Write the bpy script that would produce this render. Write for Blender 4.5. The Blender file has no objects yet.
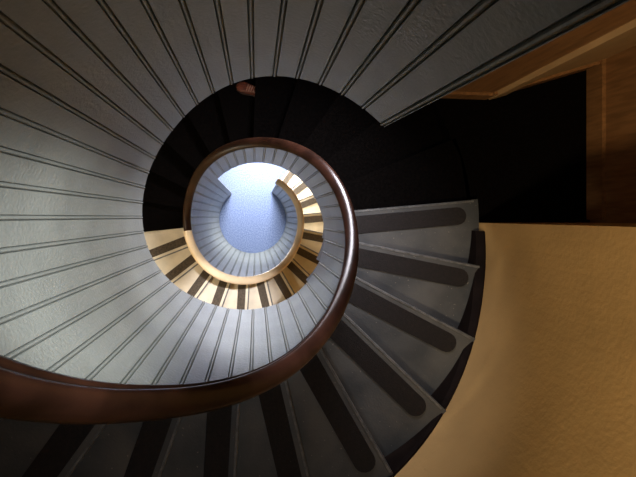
import bpy, bmesh, math, random
import numpy as np
from mathutils import Vector
random.seed(3)
F=500.0; VPX,VPY=256.0,217.0; R=0.5; H=7.5; ROUT=1.575; RI=R+0.035
rad=math.radians
rail=np.array([(20,364),(60,376),(100,384),(170,386),(250,372),(300,350),(330,310),(345,260),(341,205),(320,168),(290,150),(255,147),(220,155),(200,175),(192,205),(193,240),(215,270),(250,278),(280,265),(295,240),(297,210),(285,190)],float)
bot=np.array([(380,123),(330,88),(290,76),(260,75),(215,90),(175,130),(150,170),(143,215),(150,255),(185,292),(215,304),(260,308),(295,295),(318,265),(325,235),(318,205),(295,175)],float)
def table(pts,c,start):
    d=pts-np.array([VPX,VPY]); d[:,1]*=-1
    r=np.hypot(d[:,0],d[:,1]); e=d/r[:,None]
    cc=np.array(c)*R
    ec=e@cc; rho=ec+np.sqrt(ec**2-cc@cc+R*R)
    P=e*rho[:,None]-cc
    th=np.degrees(np.unwrap(np.arctan2(P[:,1],P[:,0])))
    th+=360*round((start-th[0])/360)
    return th,F*rho/r
best=None
for cx in np.arange(-.3,.11,.02):
    for cy in np.arange(-.3,.11,.02):
        s=0
        for p,st in((rail,212),(bot,35)):
            t,D=table(p,(cx,cy),st)
            k=np.polyfit(t,D,2); s+=(((np.polyval(k,t)-D)/D)**2).sum()
        if best is None or s<best[0]: best=(s,cx,cy)
CX,CY=best[1]*R,best[2]*R
def smooth(t,D,q,sig):
    w=np.exp(-.5*((t-q)/sig)**2)+1e-9
    A=np.stack([np.ones_like(t),t-q],1); W=A*w[:,None]
    return float(np.linalg.solve(A.T@W,W.T@D)[0])
tR,dR=table(rail,best[1:],212); tB,dB=table(bot,best[1:],35)
gR=np.arange(20,800,2.); 
vR=[]
for q in gR:
    if q<222: 
        k=smooth(tR,dR,222,11); k2=smooth(tR,dR,236,12); v=k+(k2-k)/14*(q-222)
    elif q>755:
        k=smooth(tR,dR,755,24); k2=smooth(tR,dR,715,24); v=k+(k-k2)/40*(q-755)
    else: v=smooth(tR,dR,q,11+min(9,max(0,(q-225)/8)))
    vR.append(v)
vR=np.array(vR)
def Draw(t): return float(np.interp(t,gR,vR))
def Drail(t): 
    return max(Draw(t),0.3)
gB=np.arange(20,500,2.); vB=[]
for q in gB:
    if q>390:
        k=smooth(tB,dB,390,22); k2=smooth(tB,dB,360,22); v=k+(k-k2)/30*(q-390)
    else: v=smooth(tB,dB,q,16)
    vB.append(v)
def Dbot(t): return float(np.interp(t,gB,vB)) if t<488 else H-0.002
def Dtread(t):
    d=Draw(t)+float(np.interp(t,[220,290,345,400],[.88,.84,.95,.95]))
    if t>690: 
        k=min(1,(t-690)/95); d=d*(1-k)+(H-.1)*k
    return max(d,1.2)
# well axis at the origin; the camera hangs over the well
cam=bpy.data.cameras.new("camera"); co=bpy.data.objects.new("camera",cam); bpy.context.collection.objects.link(co)
co.location=(-CX,-CY,H); cam.sensor_width=36; cam.lens=F*36/636; cam.clip_start=.02
cam.shift_x=(318-VPX)/636; cam.shift_y=-(238.5-VPY)/636
bpy.context.scene.camera=co
bpy.context.scene.view_settings.view_transform='Standard'
def pt(px,py,D):
    return ((px-VPX)/F*D-CX, -(py-VPY)/F*D-CY, H-D)
# ---------- materials
def mat(name,col,rough=.6,var=.15,scale=8,bump=.1,bscale=60,spec=.4,col2=None,stretch=None,thr=None,coat=0):
    m=bpy.data.materials.new(name); m.use_nodes=True; n=m.node_tree.nodes; l=m.node_tree.links
    b=n['Principled BSDF']; b.inputs['Roughness'].default_value=rough
    b.inputs['Specular IOR Level'].default_value=spec; b.inputs['Coat Weight'].default_value=coat
    tc=n.new('ShaderNodeTexCoord'); src=tc.outputs['Object']
    if stretch:
        mp=n.new('ShaderNodeMapping'); mp.inputs['Scale'].default_value=stretch; l.new(src,mp.inputs[0]); src=mp.outputs[0]
    no=n.new('ShaderNodeTexNoise'); no.inputs['Scale'].default_value=scale; no.inputs['Detail'].default_value=6; l.new(src,no.inputs['Vector'])
    cr=n.new('ShaderNodeValToRGB'); l.new(no.outputs['Fac'],cr.inputs[0])
    a=[c*(1-var) for c in col]; d=[min(1,c*(1+var)) for c in col] if col2 is None else col2
    lo,hi=thr or (.35,.65)
    cr.color_ramp.elements[0].position=lo; cr.color_ramp.elements[1].position=hi
    cr.color_ramp.elements[0].color=(*a,1); cr.color_ramp.elements[1].color=(*d,1)
    l.new(cr.outputs[0],b.inputs['Base Color'])
    n2=n.new('ShaderNodeTexNoise'); n2.inputs['Scale'].default_value=bscale; n2.inputs['Detail'].default_value=4; l.new(src,n2.inputs['Vector'])
    bp=n.new('ShaderNodeBump'); bp.inputs['Strength'].default_value=bump; bp.inputs['Distance'].default_value=.01
    l.new(n2.outputs['Fac'],bp.inputs['Height']); l.new(bp.outputs[0],b.inputs['Normal'])
    return m
def speckle(m,col,scale=120,thr=.68):
    n=m.node_tree.nodes;l=m.node_tree.links;b=n['Principled BSDF']
    src=b.inputs['Base Color'].links[0].from_socket
    tc=n.new('ShaderNodeTexCoord');no=n.new('ShaderNodeTexNoise');no.inputs['Scale'].default_value=scale;no.inputs['Detail'].default_value=2
    l.new(tc.outputs['Object'],no.inputs['Vector'])
    mr=n.new('ShaderNodeMapRange');mr.inputs[1].default_value=thr;mr.inputs[2].default_value=thr+.03;l.new(no.outputs['Fac'],mr.inputs[0])
    mx=n.new('ShaderNodeMix');mx.data_type='RGBA';l.new(mr.outputs[0],mx.inputs[0]);l.new(src,mx.inputs[6]);mx.inputs[7].default_value=(*col,1)
    l.new(mx.outputs[2],b.inputs['Base Color'])
M_plank=mat("grey_painted_beadboard",(.180,.192,.180),.36,.12,4,.2,95)
M_tread=mat("grey_painted_tread",(.072,.077,.080),.42,.25,4,.2,90,col2=(.105,.104,.098)); speckle(M_tread,(.22,.20,.17),70,.71)
M_treadlow=mat("lit_tread",(.74,.66,.50),.5,.1,7,.2,60)  # lit copy of the tread: warm light put into the colour
M_strip=mat("grip_strip",(.010,.007,.006),.75,.3,60,.4,200); speckle(M_strip,(.06,.048,.04),90,.75)
M_striplow=mat("lit_grip_strip",(.085,.066,.045),.75,.3,60,.4,200)  # paler lit copy of the strip, light of the lower flight in its colour
M_dark=mat("shade_dark_carpet",(.0032,.0026,.0024),.98,.3,60,.2,200,spec=.02)  # near-black: shade over the middle flight and landing put into the carpet colour
M_nose=mat("worn_nosing",(.13,.13,.125),.45,.3,30,.2,90)
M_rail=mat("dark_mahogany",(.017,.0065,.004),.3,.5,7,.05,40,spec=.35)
M_string=mat("shade_black_string",(.009,.0055,.0045),.75,.3,6,.05,40,spec=.08)  # the shadow along the wall edge is put into this black
M_raillow=mat("lit_rail",(.74,.58,.37),.35,.12,6,.05,40)  # lit copy of the handrail wood: warm light put into the colour
M_wall=mat("tan_hammered_plaster",(.55,.345,.135),.65,.07,3,.25,38,spec=.2)
M_wood=mat("varnished_orange_wood",(.27,.13,.048),.45,.2,5,.1,30,stretch=(8,8,1),spec=.25)
M_trim=mat("cream_painted_trim",(.52,.33,.15),.55,.06,5,.1,30,spec=.25)
M_floor=mat("blue_speckled_carpet",(.10,.14,.26),.95,.2,70,.5,150,col2=(.24,.30,.48),thr=(.3,.72),spec=.1)
M_shoe=mat("brown_leather",(.12,.035,.022),.45,.2,20,.1,80)
M_sole=mat("dark_rubber",(.04,.02,.018),.7,.1,20,.1,80)
M_lace=mat("tan_laces",(.28,.14,.09),.7,.1,20,.1,80)
M_ceil=mat("ceiling_paint",(.3,.29,.26),.8,.05,5,.05,30)
def mk(name,verts,faces,mats,idx=None,parent=None,smooth_=False):
    me=bpy.data.meshes.new(name); me.from_pydata(verts,[],faces)
    for m in (mats if isinstance(mats,list) else [mats]): me.materials.append(m)
    if idx:
        for p,i in zip(me.polygons,idx): p.material_index=i
    bm=bmesh.new(); bm.from_mesh(me); bmesh.ops.recalc_face_normals(bm,faces=bm.faces); bm.to_mesh(me); bm.free()
    if smooth_:
        for p in me.polygons: p.use_smooth=True
    o=bpy.data.objects.new(name,me); bpy.context.collection.objects.link(o)
    if parent: o.parent=parent
    return o
stair=bpy.data.objects.new("spiral_staircase",None); bpy.context.collection.objects.link(stair)
def pol(r,t,z): return (r*math.cos(rad(t)),r*math.sin(rad(t)),z)
# ---------- balustrade
T0,T1=35.5,776.0; PITCH=360/44
prof=[(0,0),(.36,0),(.385,.006),(.41,0.0),(.44,-.0025),(.49,-.0025),(.52,0.0),(.545,.006),(.57,0),(.8,0)]
cols=[]
k=math.floor(T0/PITCH)-1
while k*PITCH<T1:
    for u,d in prof:
        tt=(k+u)*PITCH
        if T0<=tt<=T1: cols.append((tt,d))
    k+=1
cols=[(T0,0)]+cols+[(T1,0)]
for e in (487.9,488.1): cols.append((e,0))
cols.sort()
V=[];Fc=[]
NR=5
for tt,d in cols:
    zt,zb=H-Drail(tt),H-Dbot(tt)
    w=max(0,(62-tt)/27)
    for j in range(NR):
        f=j/(NR-1); z=zb+(zt-zb)*f
        sh=tt-6.5*w*min(1,max(0,(z-zb)/1.3))
        V.append(pol(R+d,sh,z))
    for j in range(NR):
        f=j/(NR-1); z=zt+(zb-zt)*f
        sh=tt-6.5*w*min(1,max(0,(z-zb)/1.3))
        V.append(pol(R+.03,sh,z))
n=2*NR
for i in range(len(cols)-1):
    for j in range(n):
        a=i*n+j;b=i*n+(j+1)%n
        Fc.append((a,b,b+n,a+n))
Fc.append(tuple(range(n))); Fc.append(tuple((len(cols)-1)*n+j for j in range(n)))
mk("beadboard_balustrade",V,Fc,M_plank,parent=stair)
def sweep(name,profile,t0,t1,zf,mat_,step=2,smooth_=True,r0=R,sc=None,lift=None):
    V=[];Fc=[];ts=np.arange(t0,t1+.01,step); m=len(profile)
    for tt in ts:
        s=sc(tt) if sc else 1
        z=zf(tt)+(lift(tt) if lift else 0)
        for (dr,dz) in profile: V.append(pol(r0+(dr*s if dr>.01 else dr),tt,z+dz*s))
    for i in range(len(ts)-1):
        for j in range(m):
            a=i*m+j;b=i*m+(j+1)%m; Fc.append((a,b,b+m,a+m))
    Fc.append(tuple(range(m)));Fc.append(tuple((len(ts)-1)*m+j for j in range(m)))
    o=mk(name,V,Fc,mat_,parent=stair,smooth_=smooth_)
    return o
# moulded handrail: cove, fillet, then rounded grip
rp=[(.005,-.040),(-.006,-.038),(-.009,-.028),(-.004,-.024),(-.002,-.012),(-.002,-.004),(-.012,.000),(-.013,.010),(-.007,.022),(.008,.033),(.024,.038),(.046,.037),(.060,.026),(.066,.004),(.062,-.02),(.05,-.03),(.03,-.04)]
scl=lambda q:float(np.interp(q,[215,250,300,360],[1.55,1.2,.93,.82]))
lif=lambda q:float(np.interp(q,[215,250,300,360],[.060,.034,.010,0]))
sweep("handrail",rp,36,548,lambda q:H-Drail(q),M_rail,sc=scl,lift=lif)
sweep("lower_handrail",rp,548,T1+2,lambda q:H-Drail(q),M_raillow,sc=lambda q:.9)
# ---------- treads
SW=360/22
V=[];Fc=[];ix=[]
SV=[];SF=[];SI=[]
NS=[];NF=[]
B0=365.0
bounds=[B0+SW*k for k in range(-13,26)]
bounds=[b for b in bounds if 150<b<790]
def steplevel(b): return H-Dtread(b-SW/2)
for b in bounds:
    a0=b-SW; z=steplevel(b); zn=steplevel(b-SW); th=(zn-z)+.03
    mi=0
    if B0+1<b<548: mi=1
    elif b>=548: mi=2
    base=len(V); ns=5
    for s in range(ns+1):
        tt=a0-.6+(b-a0+1.5)*s/ns
        V+= [pol(RI,tt,z),pol(ROUT,tt,z),pol(ROUT,tt,z-th),pol(RI,tt,z-th)]
    for s in range(ns):
        for j in range(4):
            p=base+s*4+j;q=base+s*4+(j+1)%4
            Fc.append((p,q,q+4,p+4)); ix.append(mi)
    Fc.append((base,base+1,base+2,base+3));ix.append(mi)
    e=base+ns*4;Fc.append((e,e+1,e+2,e+3));ix.append(mi)
    if mi==1: continue
    d=Vector((math.cos(rad(b)),math.sin(rad(b)),0)); nrm=Vector((-math.sin(rad(b)),math.cos(rad(b)),0))
    wd=.060 if mi==0 else .042; off=-.078 if mi==0 else -.06; rr0=RI+.005; rr1=ROUT-.09
    pts=[(rr0,-wd)]
    for s in range(9):
        an=-math.pi/2+math.pi*s/8
        pts.append((rr1-wd+wd*math.cos(an),wd*math.sin(an)))
    pts.append((rr0,wd)); 
    base=len(SV)
    for zz in (.005,-.002):
        for (u,v) in pts:
            pnt=d*u+nrm*(v+off); SV.append((pnt.x,pnt.y,z+zz))
    m=len(pts)
    SF.append(tuple(base+j for j in range(m)))
    for j in range(m): SF.append((base+j,base+(j+1)%m,base+m+(j+1)%m,base+m+j))
    SI+=[mi//2]*(m+1)
    base=len(NS)
    for u in (RI+.01,ROUT-.03):
        for (v,zz) in ((-.002,.003),(.008,.003),(.012,-.02),(-.008,-.02)):
            pnt=d*u+nrm*(v+.010); NS.append((pnt.x,pnt.y,z+zz))
    for j in range(4): NF.append((base+j,base+(j+1)%4,base+4+(j+1)%4,base+4+j))
    NF+= [(base,base+1,base+2,base+3),(base+4,base+5,base+6,base+7)]
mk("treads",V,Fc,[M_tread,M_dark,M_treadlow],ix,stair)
mk("grip_strips",SV,SF,[M_strip,M_striplow],SI,parent=stair)
mk("nosings",NS,NF,M_nose,parent=stair)
V=[];Fc=[]
ts=np.arange(200,358.5,2.)
for tt in ts:
    z=H-Dtread(tt)
    wv=float(np.interp(tt,[285,325,345,357],[.006,.03,.055,.05]))
    for dr,dz in((0.004,.10),(-.012,.10),(-wv,.07),(-wv,-.25),(0.004,-.25)): V.append(pol(ROUT+dr,tt,z+dz))
for i in range(len(ts)-1):
    for j in range(5):
        a=i*5+j;b=i*5+(j+1)%5;Fc.append((a,b,b+5,a+5))
Fc.append(tuple(range(5)));Fc.append(tuple((len(ts)-1)*5+j for j in range(5)))
mk("wall_string_shade",V,Fc,M_string,parent=stair)  # string board, blackened and widened to a crescent for the edge shadow
def annulus(name,t0,t1,r0,r1,z,th,mt,parent=None,n=24):
    V=[];Fc=[]
    for s in range(n+1):
        tt=t0+(t1-t0)*s/n
        V+=[pol(r0,tt,z),pol(r1,tt,z),pol(r1,tt,z-th),pol(r0,tt,z-th)]
    for s in range(n):
        for j in range(4):
            p=s*4+j;q=s*4+(j+1)%4;Fc.append((p,q,q+4,p+4))
    Fc.append((0,1,2,3));e=n*4;Fc.append((e,e+1,e+2,e+3))
    return mk(name,V,Fc,mt,parent=parent)
bmin=min(bounds)-SW
annulus("upper_landing_blocker",38,bmin+1,RI,ROUT,steplevel(min(bounds))+.1,.12,M_dark,stair)  # unseen landing ring, added to stop light leaking onto the dark flight
# ---------- outer curved wall
ztop=H+1.6
annulus("wall_curved",36,360,ROUT,ROUT+.12,ztop,ztop,M_wall,n=120)
zl=steplevel(B0+SW)
Dl=H-zl
annulus("wall_below_landing",360.2,395.8,ROUT,ROUT+.12,zl-.02,zl-.02,M_wall,n=10)
def wallseg(name,p,q,z0,z1,th,mt,side=1):
    p=Vector((p[0],p[1],0));q=Vector((q[0],q[1],0));d=(q-p).normalized();nn=Vector((-d.y,d.x,0))*th*side
    V=[];
    for z in(z0,z1):
        for a in(p,q,q+nn,p+nn): V.append((a.x,a.y,z))
    Fc=[(0,1,2,3),(4,5,6,7),(0,1,5,4),(1,2,6,5),(2,3,7,6),(3,0,4,7)]
    return mk(name,V,Fc,mt)
A=pt(425,95,Dl);B=pt(485,97,Dl);Cc=pt(590,66,Dl);Dd=pt(590,217,Dl)
wallseg("wall_recess_left",A,B,zl,ztop,.1,M_wood)
wallseg("wall_recess_side",B,Cc,zl,ztop,.1,M_trim)
wallseg("wall_recess_back",Cc,(Dd[0],-.12),zl,ztop,.1,M_wood)
wallseg("wall_recess_right",(ROUT+.0,-.0),(Dd[0],-.0),zl-.1,ztop,-.1,M_wall)
V=[(ROUT-.01,-.0,zl),(Dd[0]+.05,-.0,zl),(Cc[0]+.05,Cc[1]+.05,zl),(B[0],B[1]+.05,zl),pol(ROUT-.01,34,zl),pol(ROUT-.01,17,zl)]
V=V+[(x,y,z-.1) for x,y,z in V]; m=6
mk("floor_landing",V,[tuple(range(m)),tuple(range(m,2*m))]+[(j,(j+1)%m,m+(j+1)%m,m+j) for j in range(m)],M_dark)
wallseg("trim_1",B,Cc,zl,zl+.14,.02,M_wood,-1)
wallseg("trim_2",Cc,(Dd[0],.02),zl,zl+.16,.025,M_wood,-1)
wallseg("trim_3",A,B,zl,zl+.12,.02,M_wood,-1)
Bv=Vector(B);Cv=Vector(Cc)
d=(Cv-Bv).normalized()
wallseg("trim_4",Bv+d*.02,Bv+d*.14,zl,ztop,.03,M_trim,-1)
# ---------- base floor, ceiling
annulus("floor",0,360,0.0,ROUT+.12,0,.1,M_floor,n=64)
annulus("ceiling",0,360,0.0,3.2,ztop+.1,.1,M_ceil,n=64)
# ---------- shoe on the dark flight
def shoe(loc,rot):
    e=bpy.data.objects.new("leather_shoe",None); bpy.context.collection.objects.link(e); e.location=loc; e.rotation_euler=(0,0,rot)
    secs=[(-.13,.028,.06),(-.11,.036,.085),(-.06,.036,.095),(-.01,.036,.085),(.04,.043,.06),(.09,.047,.045),(.125,.038,.035),(.145,.015,.02)]
    for nm,z0,sc,mt in(("sole",0,1.08,M_sole),("upper",.018,1.0,M_shoe)):
        V=[];Fc=[];N=14
        for (x,w,h) in secs:
            for a in range(N):
                an=2*math.pi*a/N
                hh=.02 if nm=="sole" else h
                V.append((x*(1.03 if nm=="sole" else 1),w*sc*math.cos(an),z0+hh/2+hh/2*math.sin(an)))
        for i in range(len(secs)-1):
            for a in range(N):
                p=i*N+a;q=i*N+(a+1)%N;Fc.append((p,q,q+N,p+N))
        Fc.append(tuple(range(N)));Fc.append(tuple((len(secs)-1)*N+a for a in range(N)))
        mk(nm,V,Fc,mt,parent=e,smooth_=True)
    V=[];Fc=[]
    for i in range(4):
        x=-.01+.02*i;z=.098-.008*i;b=len(V)
        for dx,dz in((-.004,0),(.004,0),(.004,.006),(-.004,.006)):
            for y in(-.025,.025):V.append((x+dx,y,z+dz-abs(y)*.1))
        Fc+=[(b,b+1,b+3,b+2),(b+2,b+3,b+5,b+4),(b+4,b+5,b+7,b+6),(b+6,b+7,b+1,b)]
    mk("laces",V,Fc,M_lace,parent=e)
zs=[steplevel(b) for b in bounds if b-SW<=450<b][0]
p=pt(253,92,H-zs); shoe((p[0],p[1],zs+.001),rad(160))
# ---------- lights
def area(name,loc,tgt,size,pw,col,spread=None):
    l=bpy.data.lights.new(name,'AREA'); l.size=size; l.energy=pw; l.color=col
    if spread: l.spread=rad(spread)
    o=bpy.data.objects.new(name,l); bpy.context.collection.objects.link(o); o.location=loc
    o.rotation_euler=(Vector(tgt)-Vector(loc)).to_track_quat('-Z','Y').to_euler(); return o
def spot(name,loc,tgt,ang,pw,col,soft=.1,blend=.7):
    sp=bpy.data.lights.new(name,'SPOT'); sp.energy=pw; sp.color=col; sp.spot_size=rad(ang); sp.spot_blend=blend; sp.shadow_soft_size=soft
    so=bpy.data.objects.new(name,sp); bpy.context.collection.objects.link(so); so.location=loc
    so.rotation_euler=(Vector(tgt)-Vector(loc)).to_track_quat('-Z','Y').to_euler()
area("ceiling_fill",(.5,.2,H+1.5),(0,-.1,H-3),.6,2.6,(.95,1,.96))  # added soft overhead fill; the ceiling has no opening
spot("warm_wall_spot",(.0,-1.0,H+1.0),(1.75,-.45,H-1.5),56,330,(1,.78,.48),.15,1)
spot("recess_fill",(1.9,.35,H+1.2),(1.9,.6,H-3),70,9,(1,.72,.42),.1,1)  # warm fill added for the recess walls, no fixture modelled
spot("daylight_shaft",(.60,.45,H+1.4),(-.45,-.17,H-1.65),16,1500,(.97,.99,.98),.05,.8)
spot("lower_fill_spot",(.42,.55,H+1.4),(.02,-.42,H-2.7),12,2300,(.95,.93,1),.05,.8)  # extra spot added to brighten the second-turn planks
spot("stair_spot",(.2,-.95,H+.7),(.35,-1.15,H-2.4),75,30,(.90,.95,1),.2,1)  # cool spot aimed down at the upper treads
area("under_stair_fill",(.55,1.1,H-2.3),(-.2,-.5,H-3.6),.4,25,(.94,.91,1),110)  # fill added out of view under the first turn; no window there
area("lobby_fill",(.1,1.3,.9),(0,-.3,.4),.6,120,(.98,.98,1))  # unseen fill, added to brighten the base panels and floor
spot("well_fill_spot",(.15,.2,H+1.4),(.0,-.05,0),10,420,(.93,.95,1),.06,.9)  # narrow spot added to brighten the bottom of the well
area("lower_flight_lamp",(-1.2,-.4,H-3.0),(-.1,-1.0,H-5),.3,15,(1,.90,.70))
wd=bpy.data.worlds.new("world");bpy.context.scene.world=wd;wd.use_nodes=True
wd.node_tree.nodes['Background'].inputs[0].default_value=(.5,.55,.6,1);wd.node_tree.nodes['Background'].inputs[1].default_value=.03
